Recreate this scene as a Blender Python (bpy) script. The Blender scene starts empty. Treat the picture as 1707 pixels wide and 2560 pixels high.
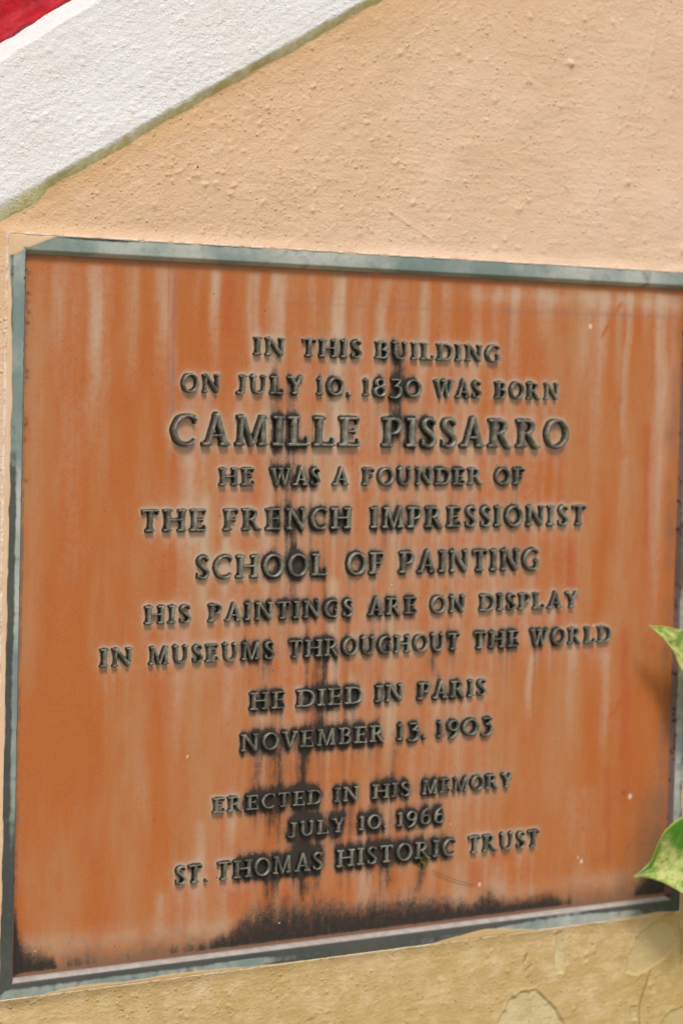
import bpy, math, random
import numpy as np
from mathutils import Matrix, Vector

# ------------------------------------------------------------------ camera, world, sun
# Plaque coordinates in millimetres: u to the right, v downwards, w into the wall
# (0,0,0 = upper left corner of the plaque's recessed field).  World: X=u, Y=w, Z=-v.
MM = 0.001
S = bpy.context.scene
col = S.collection

cam_d = bpy.data.cameras.new("camera")
cam = bpy.data.objects.new("camera", cam_d)
col.objects.link(cam)
R0 = (0.8181569187615358, -0.025051270726672556, -0.5744490317839348)
R1 = (-0.009272214632712694, 0.9983457612257612, -0.056742991447043346)
R2 = (0.5749202399623152, 0.05175108576187832, 0.8165712111041089)
CAM = (-0.93007619, 0.08699784, -1.74013865)
def w2b(r): return (r[0], r[2], -r[1])
cx, cy, cz = w2b(R0), [-a for a in w2b(R1)], [-a for a in w2b(R2)]
cl = w2b(CAM)
cam.matrix_world = Matrix(((cx[0], cy[0], cz[0], cl[0]), (cx[1], cy[1], cz[1], cl[1]),
                           (cx[2], cy[2], cz[2], cl[2]), (0, 0, 0, 1)))
cam_d.sensor_fit = 'HORIZONTAL'
cam_d.sensor_width = 24.0
cam_d.lens = 6500 / 1707 * 24.0
cam_d.clip_start = 0.05
cam_d.clip_end = 200
cam_d.dof.use_dof = True
cam_d.dof.focus_distance = 1.99
cam_d.dof.aperture_fstop = 7.5
S.camera = cam

world = bpy.data.worlds.new("World")
S.world = world
world.use_nodes = True
wn = world.node_tree.nodes; wl = world.node_tree.links
sky = wn.new('ShaderNodeTexSky')
sky.sky_type = 'NISHITA'; sky.sun_disc = False
SUN_EL, SUN_AZ = math.radians(54), math.radians(192)     # azimuth clockwise from +Y
sky.sun_elevation = SUN_EL; sky.sun_rotation = SUN_AZ
sky.air_density = 1.0; sky.dust_density = 4.0; sky.ozone_density = 0.6
bg = [n for n in wn if n.type == 'BACKGROUND'][0]
bg.inputs[1].default_value = 0.10
wl.new(sky.outputs[0], bg.inputs[0])

sun_d = bpy.data.lights.new("sun", 'SUN')
sun_d.energy = 1.5
sun_d.angle = math.radians(13)
sun_d.color = (1.0, 0.97, 0.95)
sun = bpy.data.objects.new("sun", sun_d)
col.objects.link(sun)
sd = Vector((math.sin(SUN_AZ) * math.cos(SUN_EL), math.cos(SUN_AZ) * math.cos(SUN_EL), math.sin(SUN_EL)))
sun.rotation_euler = sd.to_track_quat('Z', 'Y').to_euler()
sun.location = sd * 5

S.view_settings.view_transform = 'Standard'
S.view_settings.look = 'None'
S.view_settings.exposure = 0.28
S.view_settings.gamma = 1
S.view_settings.use_curve_mapping = False

# ------------------------------------------------------------------ helpers
rng = np.random.default_rng(7)
def lin(r, g, b):
    f = lambda c: (c / 255 / 12.92) if c / 255 <= 0.04045 else ((c / 255 + 0.055) / 1.055) ** 2.4
    return (f(r), f(g), f(b), 1)

def vnoise(x, y, seed=0):
    t = np.random.default_rng(seed).random((256, 256))
    xi = np.floor(x).astype(int); yi = np.floor(y).astype(int)
    fx = x - xi; fy = y - yi
    fx = fx * fx * (3 - 2 * fx); fy = fy * fy * (3 - 2 * fy)
    a = t[xi & 255, yi & 255]; b = t[(xi + 1) & 255, yi & 255]
    c = t[xi & 255, (yi + 1) & 255]; d = t[(xi + 1) & 255, (yi + 1) & 255]
    return (a * (1 - fx) + b * fx) * (1 - fy) + (c * (1 - fx) + d * fx) * fy
def fbm(x, y, seed=0, octv=4, gain=0.5):
    s = 0; a = 1; n = 0
    for i in range(octv):
        s = s + a * vnoise(x * 2 ** i + 17.3 * i, y * 2 ** i + 5.1 * i, seed + i); n += a; a *= gain
    return s / n
def sstep(a, b, x):
    t = np.clip((x - a) / (b - a), 0, 1)
    return t * t * (3 - 2 * t)
def blur(a, s):
    r = int(3 * s + 1); k = np.exp(-np.arange(-r, r + 1) ** 2 / (2 * s * s)); k /= k.sum()
    p = np.pad(a, r, mode='edge')
    p = np.apply_along_axis(lambda m: np.convolve(m, k, 'valid'), 0, p)
    return np.apply_along_axis(lambda m: np.convolve(m, k, 'valid'), 1, p)
def sdist(poly, X, Y):
    """signed distance to a closed polygon, positive inside"""
    P = np.array(poly, float); n = len(P)
    d = np.full(X.shape, 1e9); ins = np.zeros(X.shape, bool)
    for i in range(n):
        a, b = P[i], P[(i + 1) % n]
        e = b - a; t = np.clip(((X - a[0]) * e[0] + (Y - a[1]) * e[1]) / (e @ e), 0, 1)
        d = np.minimum(d, np.hypot(X - a[0] - t * e[0], Y - a[1] - t * e[1]))
        c = ((a[1] > Y) != (b[1] > Y)) & (X < (b[0] - a[0]) * (Y - a[1]) / (b[1] - a[1] + 1e-12) + a[0])
        ins ^= c
    return np.where(ins, d, -d)

def mesh_np(name, verts, quads, smooth=True, attrs=None):
    me = bpy.data.meshes.new(name)
    verts = np.asarray(verts, np.float32); quads = np.asarray(quads, np.int32)
    k = quads.shape[1]
    me.vertices.add(len(verts)); me.vertices.foreach_set('co', verts.ravel())
    me.loops.add(quads.size); me.loops.foreach_set('vertex_index', quads.ravel())
    me.polygons.add(len(quads))
    me.polygons.foreach_set('loop_start', np.arange(0, quads.size, k, dtype=np.int32))
    me.polygons.foreach_set('loop_total', np.full(len(quads), k, np.int32))
    if smooth: me.polygons.foreach_set('use_smooth', np.ones(len(quads), bool))
    for kk, v in (attrs or {}).items():
        at = me.attributes.new(kk, 'FLOAT', 'POINT')
        at.data.foreach_set('value', np.asarray(v, np.float32).ravel())
    me.update(); me.validate()
    return me
def link(name, me, mat=None, parent=None):
    o = bpy.data.objects.new(name, me); col.objects.link(o)
    if mat: o.data.materials.append(mat)
    if parent: o.parent = parent
    return o
def tag(o, label=None, cat=None, group=None, kind=None):
    if label: o['label'] = label
    if cat: o['category'] = cat
    if group: o['group'] = group
    if kind: o['kind'] = kind
    return o
def empty(name, loc=(0, 0, 0)):
    o = bpy.data.objects.new(name, None); o.location = loc; o.empty_display_size = 0.02
    col.objects.link(o); return o
def grid_mesh(name, U, V, W, keep=None, attrs=None):
    """U,V,W 2-D arrays (rows v, cols u) in mm"""
    ny, nx = U.shape
    idx = np.arange(nx * ny).reshape(ny, nx)
    q = np.stack([idx[1:, :-1], idx[1:, 1:], idx[:-1, 1:], idx[:-1, :-1]], -1).reshape(-1, 4)
    co = np.stack([U, W, -V], -1).reshape(-1, 3) * MM
    A = {k: v.ravel() for k, v in (attrs or {}).items()}
    if keep is not None:
        q = q[keep.ravel()]
        used = np.zeros(nx * ny, bool); used[q.ravel()] = True
        rm = np.cumsum(used) - 1
        co = co[used]; q = rm[q]; A = {k: v[used] for k, v in A.items()}
    return mesh_np(name, co, q, True, A)

# ---- node helpers
class NT:
    def __init__(s, name, rough=0.7, spec=0.3, metal=0.0):
        s.m = bpy.data.materials.new(name); s.m.use_nodes = True
        s.t = s.m.node_tree; s.n = s.t.nodes; s.l = s.t.links
        s.b = s.n['Principled BSDF']
        s.b.inputs['Roughness'].default_value = rough
        s.b.inputs['Specular IOR Level'].default_value = spec
        s.b.inputs['Metallic'].default_value = metal
        s.tc = s.n.new('ShaderNodeTexCoord')
    def sock(s, v, inp):
        if isinstance(v, (int, float)): inp.default_value = v
        elif isinstance(v, tuple): inp.default_value = v
        else: s.l.new(v, inp)
    def attr(s, name):
        a = s.n.new('ShaderNodeAttribute'); a.attribute_name = name; return a.outputs['Fac']
    def noise(s, scale, detail=4, rough=0.55, sx=1, sy=1, sz=1, dist=0, rotz=0, coord='Object'):
        mp = s.n.new('ShaderNodeMapping'); mp.inputs['Scale'].default_value = (sx, sy, sz)
        mp.inputs['Rotation'].default_value = (0, rotz, 0)
        s.l.new(s.tc.outputs[coord], mp.inputs['Vector'])
        t = s.n.new('ShaderNodeTexNoise'); t.inputs['Scale'].default_value = scale
        t.inputs['Detail'].default_value = detail; t.inputs['Roughness'].default_value = rough
        t.inputs['Distortion'].default_value = dist
        s.l.new(mp.outputs[0], t.inputs['Vector']); return t.outputs['Fac']
    def vor(s, scale):
        t = s.n.new('ShaderNodeTexVoronoi'); t.inputs['Scale'].default_value = scale
        s.l.new(s.tc.outputs['Object'], t.inputs['Vector']); return t
    def math(s, op, a, b=0.0, c=0.0, clamp=False):
        m = s.n.new('ShaderNodeMath'); m.operation = op; m.use_clamp = clamp
        s.sock(a, m.inputs[0]); s.sock(b, m.inputs[1])
        if op in ('MULTIPLY_ADD',): s.sock(c, m.inputs[2])
        return m.outputs[0]
    def ramp(s, v, a, b, lo=0.0, hi=1.0):
        m = s.n.new('ShaderNodeMapRange'); m.interpolation_type = 'SMOOTHSTEP'
        s.sock(v, m.inputs['Value']); s.sock(a, m.inputs['From Min']); s.sock(b, m.inputs['From Max'])
        s.sock(lo, m.inputs['To Min']); s.sock(hi, m.inputs['To Max']); return m.outputs[0]
    def mix(s, f, a, b):
        m = s.n.new('ShaderNodeMix'); m.data_type = 'RGBA'
        s.sock(f, m.inputs[0]); s.sock(a, m.inputs[6]); s.sock(b, m.inputs[7]); return m.outputs[2]
    def bump(s, h, dist, strength=1.0, prev=None):
        m = s.n.new('ShaderNodeBump'); m.inputs['Strength'].default_value = strength
        m.inputs['Distance'].default_value = dist
        s.l.new(h, m.inputs['Height'])
        if prev is not None: s.l.new(prev, m.inputs['Normal'])
        return m.outputs[0]
    def done(s, colr=None, nrm=None, rough=None):
        if colr is not None: s.sock(colr, s.b.inputs['Base Color'])
        if nrm is not None: s.l.new(nrm, s.b.inputs['Normal'])
        if rough is not None: s.sock(rough, s.b.inputs['Roughness'])
        return s.m

# ------------------------------------------------------------------ materials
def mat_wall():
    k = NT('painted_stucco', 0.62, 0.35)
    big = k.noise(7, 3, 0.5); mid = k.noise(60, 4, 0.6); fine = k.noise(700, 3, 0.6)
    peach = k.mix(k.ramp(big, 0.35, 0.65), lin(229, 198, 168), lin(224, 191, 158))
    ochre = k.mix(k.ramp(mid, 0.35, 0.7), lin(198, 169, 112), lin(210, 184, 130))
    c = k.mix(k.attr('ochre'), peach, ochre)
    c = k.mix(k.math('MULTIPLY', k.attr('tan'), 0.75), c, lin(216, 174, 122))
    c = k.mix(k.math('MULTIPLY', k.ramp(mid, 0.5, 0.8), 0.25), c, lin(232, 210, 186))
    c = k.mix(k.math('MULTIPLY', k.attr('peel'), .85), c, k.mix(k.ramp(mid, 0.4, 0.65), lin(216, 200, 154), lin(198, 180, 130)))
    c = k.mix(k.attr('green'), c, lin(176, 148, 66))
    c = k.mix(k.attr('lip'), c, lin(240, 226, 208))
    c = k.mix(k.attr('dark'), c, lin(72, 52, 30))
    v = k.vor(38)
    sp = k.math('MULTIPLY', k.ramp(v.outputs['Distance'], 0.03, 0.05, 1, 0), k.ramp(k.noise(23, 1), 0.62, 0.66))
    c = k.mix(sp, c, lin(70, 45, 30))
    v3 = k.vor(300); v4 = k.vor(170)
    gate = k.ramp(k.noise(40, 3, 0.6), 0.42, 0.62)
    n = k.bump(k.math('MULTIPLY', k.ramp(v3.outputs['Distance'], 0.05, 0.42, 1, 0), gate), 0.0006, 0.55)
    n = k.bump(k.math('MULTIPLY', k.ramp(v4.outputs['Distance'], 0.03, 0.30, 1, 0), k.ramp(k.noise(70, 2), 0.5, 0.6)), 0.0010, 0.8, n)
    n = k.bump(k.noise(420, 4, 0.65, 0.6, 1, 1), 0.0009, 0.95, n)
    n = k.bump(fine, 0.0004, 0.6, n)
    return k.done(c, n)
def mat_band():
    k = NT('white_paint', 0.6, 0.35)
    rot = -0.515
    st = k.noise(420, 4, 0.6, 0.12, 1, 1, rotz=rot); fine = k.noise(600, 3, 0.6); big = k.noise(9, 3)
    c = k.mix(k.ramp(big, 0.3, 0.7), lin(234, 232, 228), lin(240, 239, 237))
    c = k.mix(k.math('MULTIPLY', k.ramp(st, 0.5, 0.75), 0.35), c, lin(205, 200, 190))
    g = k.mix(k.ramp(k.noise(80, 4), 0.4, 0.65), lin(210, 202, 140), lin(234, 228, 190))
    c = k.mix(k.attr('green'), c, g)
    v3 = k.vor(320)
    n = k.bump(st, 0.0009, 0.5)
    n = k.bump(k.math('MULTIPLY', k.ramp(v3.outputs['Distance'], 0.05, 0.42, 1, 0), k.ramp(k.noise(45, 3, 0.6), 0.42, 0.62)), 0.0006, 0.55, n)
    n = k.bump(k.noise(480, 4, 0.65), 0.0008, 0.9, n); n = k.bump(fine, 0.0004, 0.5, n)
    return k.done(c, n)
def mat_red():
    k = NT('red_paint', 0.22, 0.6)
    a = k.noise(90, 4, 0.6); b = k.noise(300, 3, 0.6)
    c = k.mix(k.ramp(a, 0.35, 0.7), lin(196, 14, 30), lin(165, 10, 24))
    c = k.mix(k.math('MULTIPLY', k.ramp(b, 0.66, 0.72), k.ramp(a, 0.5, 0.6)), c, lin(225, 205, 200))
    c = k.mix(k.attr('edge'), c, lin(74, 22, 44))
    return k.done(c, k.bump(a, 0.002, 0.6))
def mat_plate():
    k = NT('weathered_bronze_field', 0.62, 0.3)
    big = k.noise(5, 4, 0.6, 3.2, 1, 0.7); mid = k.noise(26, 5, 0.6, 1.8, 1, 0.8)
    fine = k.noise(900, 2, 0.7); med = k.noise(170, 4, 0.65); stre = k.noise(60, 5, 0.6, 4.5, 1, 0.35)
    c = k.mix(k.ramp(k.math('ADD', k.math('MULTIPLY', big, 0.85), k.math('MULTIPLY', stre, 0.15)), 0.40, 0.64), lin(180, 99, 38), lin(180, 121, 74))
    c = k.mix(k.math('MULTIPLY', k.ramp(mid, 0.45, 0.75), 0.55), c, lin(176, 92, 36))
    c = k.mix(k.math('MULTIPLY', k.attr('rust'), 0.8), c, lin(178, 84, 34))
    pale = k.math('ADD', k.attr('pale'), k.math('MULTIPLY', k.math('SUBTRACT', k.math('ADD', k.math('MULTIPLY', med, .75), k.math('MULTIPLY', stre, .25)), 0.5), 0.9))
    c = k.mix(k.math('MULTIPLY', k.ramp(pale, 0.05, 1.15), 0.85), c, k.mix(big, lin(200, 172, 146), lin(194, 178, 154)))
    c = k.mix(k.math('MULTIPLY', k.attr('line'), 0.55), c, lin(120, 102, 108))
    c = k.mix(k.math('MULTIPLY', k.math('SUBTRACT', fine, 0.44), 0.75), c, lin(226, 172, 134))
    grm = k.math('ADD', k.attr('grime_dark'), k.math('MULTIPLY', k.math('SUBTRACT', med, 0.5), 0.7))
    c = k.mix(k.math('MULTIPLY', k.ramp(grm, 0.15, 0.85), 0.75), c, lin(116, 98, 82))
    gr = k.math('ADD', k.math('MULTIPLY', k.math('SUBTRACT', med, 0.5), 1.1), k.math('MULTIPLY', k.math('SUBTRACT', fine, 0.5), 1.3))
    gr = k.math('ADD', gr, k.math('MULTIPLY', k.math('SUBTRACT', stre, 0.5), 0.5))
    blk = k.math('ADD', k.attr('black'), gr)
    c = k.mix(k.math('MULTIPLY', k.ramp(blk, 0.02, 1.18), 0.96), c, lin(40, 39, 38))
    v = k.vor(55)
    on = k.ramp(k.noise(31, 1), 0.60, 0.62)
    c = k.mix(k.math('MULTIPLY', k.ramp(v.outputs['Distance'], 0.028, 0.045, 1, 0), on), c, lin(232, 205, 180))
    v2 = k.vor(71); on2 = k.ramp(k.noise(37, 1), 0.60, 0.62)
    c = k.mix(k.math('MULTIPLY', k.ramp(v2.outputs['Distance'], 0.035, 0.06, 1, 0), on2), c, lin(92, 62, 50))
    c = k.mix(k.attr('speck'), c, lin(240, 222, 200))
    n = k.bump(fine, 0.0003, 0.5); n = k.bump(med, 0.0007, 0.3, n)
    return k.done(c, n, k.ramp(big, 0.3, 0.7, 0.5, 0.66))
def mat_rim():
    k = NT('verdigris_rim', 0.55, 0.35)
    a = k.noise(22, 5, 0.6, 0.6, 1, 0.6); b = k.noise(130, 4, 0.6); f = k.noise(800, 3, 0.6)
    c = k.mix(k.ramp(a, 0.35, 0.65), lin(124, 141, 134), lin(182, 186, 176))
    c = k.mix(k.math('MULTIPLY', k.ramp(b, 0.5, 0.75), 0.4), c, lin(112, 122, 124))
    d = k.math('ADD', k.attr('dark'), k.math('MULTIPLY', k.math('SUBTRACT', k.math('ADD', k.math('MULTIPLY', a, .5), k.math('MULTIPLY', b, .5)), 0.5), 1.5))
    c = k.mix(k.math('MULTIPLY', k.ramp(d, 0.25, 0.8), 0.9), c, lin(60, 62, 56))
    c = k.mix(k.attr('dust'), c, k.mix(k.ramp(b, .4, .6), lin(166, 154, 144), lin(178, 170, 162)))
    c = k.mix(k.math('MULTIPLY', k.attr('inner'), .85), c, k.mix(k.ramp(a, .4, .6), lin(128, 88, 72), lin(108, 84, 78)))
    c = k.mix(k.math('MULTIPLY', k.attr('inner'), k.ramp(b, 0.56, 0.64)), c, lin(62, 44, 46))
    p = k.mix(k.ramp(a, 0.35, 0.65), lin(226, 193, 158), lin(220, 187, 150))
    p = k.mix(k.attr('low'), p, lin(206, 174, 124))
    c = k.mix(k.attr('paint'), c, p)
    return k.done(c, k.bump(f, 0.0004, 0.5, k.bump(b, 0.0008, 0.4)))
def mat_letter():
    k = NT('dark_bronze_letter', 0.42, 0.8, 0.25)
    oi = k.n.new('ShaderNodeObjectInfo').outputs['Random']
    wob = k.noise(55, 4, 0.6, coord='Object'); 
    geo = k.n.new('ShaderNodeNewGeometry')
    mp = k.n.new('ShaderNodeTexNoise'); mp.inputs['Scale'].default_value = 160; mp.inputs['Detail'].default_value = 4
    k.l.new(geo.outputs['Position'], mp.inputs['Vector']); a = mp.outputs['Fac']
    mp2 = k.n.new('ShaderNodeTexNoise'); mp2.inputs['Scale'].default_value = 900; mp2.inputs['Detail'].default_value = 3
    k.l.new(geo.outputs['Position'], mp2.inputs['Vector']); f = mp2.outputs['Fac']
    c = k.mix(k.ramp(a, 0.35, 0.65), lin(88, 89, 80), lin(134, 132, 116))
    c = k.mix(k.math('MULTIPLY', k.ramp(oi, 0.55, 1.0), 0.6), c, lin(140, 140, 126))
    c = k.mix(k.math('MULTIPLY', k.ramp(k.math('ADD', a, k.math('MULTIPLY', oi, 0.25)), 0.72, 0.84), 0.6), c, lin(158, 152, 140))
    c = k.mix(k.ramp(k.math('ADD', k.attr('side_shade'), k.math('MULTIPLY', k.math('SUBTRACT', a, .5), .9)), 0.3, 0.9), c, lin(38, 35, 30))
    return k.done(c, k.bump(f, 0.0003, 0.7), k.ramp(a, 0.3, 0.7, 0.30, 0.48))
def mat_leaf():
    k = NT('variegated_leaf', 0.3, 0.5)
    a = k.noise(190, 4, 0.6, 1, 1, 1, 0.3); b = k.noise(110, 3, 0.6); v = k.attr('vein')
    c = k.mix(k.ramp(a, 0.42, 0.58), lin(146, 196, 76), lin(204, 222, 122))
    c = k.mix(k.math('MULTIPLY', k.ramp(b, 0.38, 0.56), k.ramp(a, 0.32, 0.48)), c, lin(232, 234, 158))
    c = k.mix(k.attr('dark'), c, lin(104, 168, 50))
    c = k.mix(k.math('MULTIPLY', k.attr('edge'), 0.8), c, lin(212, 222, 120))
    c = k.mix(k.math('MULTIPLY', v, 0.5), c, lin(190, 214, 120))
    k.done(c, k.bump(a, 0.0008, 0.5))
    tr = k.n.new('ShaderNodeBsdfTranslucent'); k.l.new(c, tr.inputs[0])
    ms = k.n.new('ShaderNodeMixShader'); ms.inputs[0].default_value = 0.4
    k.l.new(k.b.outputs[0], ms.inputs[1]); k.l.new(tr.outputs[0], ms.inputs[2])
    k.l.new(ms.outputs[0], k.n['Material Output'].inputs['Surface'])
    return k.m
def mat_plain(name, c1, c2, scale, rough=0.7):
    k = NT(name, rough)
    a = k.noise(scale, 4)
    return k.done(k.mix(k.ramp(a, 0.35, 0.65), c1, c2), k.bump(a, 0.002, 0.4))

M_wall, M_band, M_red = mat_wall(), mat_band(), mat_red()
M_plate, M_rim, M_letter, M_leaf = mat_plate(), mat_rim(), mat_letter(), mat_leaf()
M_stem = mat_plain('vine_stem', lin(110, 140, 50), lin(140, 160, 80), 60)
M_moss = mat_plain('moss', lin(98, 96, 40), lin(128, 124, 52), 900)
M_ground = mat_plain('garden_paving', lin(150, 144, 120), lin(130, 126, 98), 3)
M_thread = mat_plain('thread_grey', lin(95, 90, 80), lin(120, 110, 95), 300)

# ------------------------------------------------------------------ dimensions (mm)
PW, PH = 664.0, 550.0
RL, RT, RR, RB = 19.0, 14.6, 14.5, 15.6         # rim widths left, top, right, bottom
RD = 6.0                                        # rim stands this far in front of the field
WALLW = -3.6                                    # mean wall plane

# ------------------------------------------------------------------ letters
def seg(x0, y0, x1, y1, a, b=None):
    """box stroke from p to q with half width a..b"""
    b = a if b is None else b
    def f(X, Y):
        dx, dy = x1 - x0, y1 - y0; L = math.hypot(dx, dy); dx /= L; dy /= L
        t = (X - x0) * dx + (Y - y0) * dy; p = np.abs(-(X - x0) * dy + (Y - y0) * dx)
        return np.minimum(np.minimum(t, L - t), a + (b - a) * np.clip(t / L, 0, 1) - p)
    return f
def path(pts, closed=False, n=14):
    """smooth stroke through (x,y,halfwidth)"""
    P = np.array(pts, float); m = len(P); out = []
    for i in range(m if closed else m - 1):
        g = (lambda j: P[j % m]) if closed else (lambda j: P[min(max(j, 0), m - 1)])
        p0, p1, p2, p3 = g(i - 1), g(i), g(i + 1), g(i + 2)
        for t in np.linspace(0, 1, n, endpoint=False):
            out.append(0.5 * ((2 * p1) + (-p0 + p2) * t + (2 * p0 - 5 * p1 + 4 * p2 - p3) * t * t + (-p0 + 3 * p1 - 3 * p2 + p3) * t ** 3))
    if not closed: out.append(P[-1])
    O = np.array(out)
    def f(X, Y):
        d = np.full(X.shape, -9.0)
        for x, y, h in O: d = np.maximum(d, h - np.hypot(X - x, Y - y))
        return d
    return f
def ell(cx_, cy_, rx, ry, a0=0, a1=360, thick=.098, thin=.062, tilt=0):
    full = (a1 - a0) >= 360
    n = max(5, int((a1 - a0) / 15))
    pts = []
    for a in np.linspace(a0, a1, n, endpoint=not full):
        r = math.radians(a)
        pts.append((cx_ + rx * math.cos(r), cy_ + ry * math.sin(r), thin + (thick - thin) * abs(math.cos(r + math.radians(tilt))) ** 1.3))
    return path(pts, full, 5)
K, k_, s_ = .106, .074, .064      # half widths: stem, thin stroke, serif
def stem(x, h=K, y0=0, y1=1, b=True, t=True, sw=.125):
    o = [seg(x, y0, x, y1, h)]
    if b: o.append(seg(x - h - sw, y0 + s_, x + h + sw, y0 + s_, s_))
    if t: o.append(seg(x - h - sw, y1 - s_, x + h + sw, y1 - s_, s_))
    return o
def serif(x, y, w): return seg(x - w, y, x + w, y, s_)
G = {
 'A': (1.06, [seg(.20, .03, .53, 1.04, k_, k_), seg(.86, .03, .50, 1.06, K + .01, K), seg(.28, .34, .78, .34, .055), serif(.19, s_, .19), serif(.86, s_, .20)]),
 'B': (.84, stem(.21) + [path([(.22, .945, .055), (.45, .945, .06), (.62, .87, .08), (.65, .75, .092), (.58, .60, .075), (.42, .53, .055), (.24, .53, .055)]), path([(.24, .53, .055), (.48, .52, .06), (.68, .43, .085), (.72, .28, .1), (.62, .11, .08), (.44, .055, .055), (.22, .055, .055)])]),
 'C': (.96, [path([(.86, .86, .055), (.72, .94, .065), (.52, .955, .06), (.28, .86, .08), (.12, .62, .096), (.12, .38, .098), (.28, .13, .085), (.54, .04, .06), (.74, .08, .06), (.88, .20, .05)]), seg(.885, .98, .865, .70, .045, .05)]),
 'D': (1.03, stem(.21) + [path([(.22, .945, .055), (.48, .945, .06), (.76, .86, .08), (.92, .64, .096), (.92, .38, .098), (.78, .15, .08), (.48, .055, .055), (.22, .055, .055)])]),
 'E': (.84, stem(.21) + [seg(.21, .945, .74, .945, .055), seg(.21, .52, .62, .52, .05), seg(.21, .055, .78, .055, .055), seg(.74, .995, .70, .74, .045, .04), seg(.79, .005, .75, .28, .045, .04), seg(.62, .63, .61, .41, .04)]),
 'F': (.78, stem(.21) + [seg(.21, .945, .72, .945, .055), seg(.21, .50, .60, .50, .05), seg(.73, .995, .69, .74, .045, .04), seg(.60, .61, .59, .39, .04)]),
 'G': (1.02, [path([(.86, .85, .055), (.72, .94, .065), (.52, .955, .06), (.28, .86, .08), (.12, .62, .096), (.12, .38, .098), (.28, .13, .085), (.54, .04, .06), (.76, .06, .06), (.87, .12, .06)]), seg(.885, .97, .865, .72, .045, .05), seg(.86, .06, .86, .44, .085), seg(.70, .44, 1.0, .44, .05)]),
 'H': (1.14, stem(.20) + stem(.94) + [seg(.2, .52, .94, .52, .055)]),
 'I': (.40, stem(.20)),
 'J': (.60, stem(.38, b=False) + [path([(.38, .2, K), (.33, .06, .08), (.2, -.02, .07), (.07, .04, .085)])]),
 'L': (.83, stem(.21) + [seg(.21, .055, .76, .055, .055), seg(.79, .005, .74, .30, .05, .035)]),
 'M': (1.28, [seg(.19, 0, .24, 1, k_, k_), seg(1.08, 0, 1.02, 1, K), seg(.25, 1.0, .64, .0, K, .08), seg(1.02, 1.0, .64, .0, k_, .06), serif(.19, s_, .17), serif(1.08, s_, .19), serif(.2, 1 - s_, .14), serif(1.07, 1 - s_, .14)]),
 'N': (1.14, [seg(.20, 0, .20, 1, k_), seg(.95, -.02, .95, 1, k_), seg(.20, .98, .95, .02, K), serif(.20, s_, .16), serif(.16, 1 - s_, .14), serif(.95, 1 - s_, .16)]),
 'O': (1.08, [ell(.54, .5, .44, .46, tilt=12)]),
 'P': (.82, stem(.21) + [path([(.22, .945, .055), (.45, .945, .06), (.65, .87, .085), (.70, .71, .1), (.62, .54, .08), (.44, .46, .055), (.24, .46, .055)])]),
 'R': (1.06, stem(.21) + [path([(.22, .945, .055), (.44, .945, .06), (.62, .88, .085), (.67, .73, .1), (.59, .58, .08), (.42, .50, .055), (.24, .50, .055)]), path([(.44, .50, .07), (.62, .28, .09), (.80, .07, .092), (.90, .02, .075), (1.0, .05, .05)])]),
 'S': (.68, [path([(.56, .86, .055), (.44, .945, .065), (.30, .955, .07), (.16, .88, .085), (.13, .73, .092), (.24, .60, .095), (.42, .47, .1), (.56, .34, .1), (.58, .20, .09), (.46, .07, .075), (.30, .045, .065), (.14, .12, .055)]), seg(.58, .97, .57, .73, .045, .045), seg(.10, .02, .11, .27, .045, .045)]),
 'T': (.92, stem(.46, t=False) + [seg(.06, .945, .86, .945, .058), seg(.07, .995, .10, .76, .05, .035), seg(.85, .995, .82, .76, .05, .035)]),
 'U': (1.06, [path([(.22, .98, K), (.22, .6, K), (.22, .34, K), (.30, .12, .085), (.52, .04, .065), (.74, .12, .06), (.84, .34, k_), (.84, .6, k_), (.84, .98, k_)]), serif(.22, 1 - s_, .2), serif(.84, 1 - s_, .17)]),
 'V': (1.04, [seg(.20, 1, .54, -.03, K, .085), seg(.86, 1, .52, -.03, k_, .065), serif(.2, 1 - s_, .19), serif(.86, 1 - s_, .17)]),
 'W': (1.46, [seg(.20, 1, .48, -.02, K, .08), seg(.76, 1, .48, -.02, k_, .06), seg(.70, 1, .98, -.02, K, .08), seg(1.28, 1, .98, -.02, k_, .06), serif(.2, 1 - s_, .19), serif(.74, 1 - s_, .2), serif(1.28, 1 - s_, .17)]),
 'Y': (1.0, [seg(.18, 1, .52, .46, K, .085), seg(.84, 1, .50, .46, k_, k_), seg(.5, 0, .5, .52, K), serif(.18, 1 - s_, .18), serif(.84, 1 - s_, .16), serif(.5, s_, .2)]),
 '1': (.42, [seg(.23, 0, .23, 1, .088), serif(.22, s_, .19), seg(.23, .97, .05, .84, .055, .045)]),
 '0': (.98, [ell(.49, .5, .40, .45)]),
 '8': (.74, [ell(.37, .76, .22, .20, thick=.085, thin=.06), ell(.37, .27, .28, .25, thick=.095, thin=.062)]),
 '3': (.70, [seg(.10, .945, .62, .945, .06), path([(.60, .92, .06), (.46, .72, .062), (.33, .58, .06)]), path([(.30, .58, .06), (.48, .56, .075), (.62, .42, .096), (.60, .16, .098), (.44, -.03, .08), (.24, -.08, .065), (.08, -.03, .065)])]),
 '9': (.76, [ell(.38, .66, .27, .29, thick=.09, thin=.06), path([(.64, .66, .09), (.62, .40, .09), (.50, .10, .075), (.30, -.06, .06), (.20, -.10, .05)])]),
 '6': (.76, [ell(.38, .32, .27, .30, thick=.09, thin=.06), path([(.12, .34, .09), (.14, .60, .09), (.26, .88, .075), (.46, 1.04, .06), (.56, 1.08, .05)])]),
 '.': (.26, [path([(.12, .07, .095), (.13, .075, .095)])]),
 ',': (.30, [path([(.12, .08, .10), (.15, .06, .09), (.12, -.06, .05)])]),
}
STEP = 0.024
GD = {}
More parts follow.
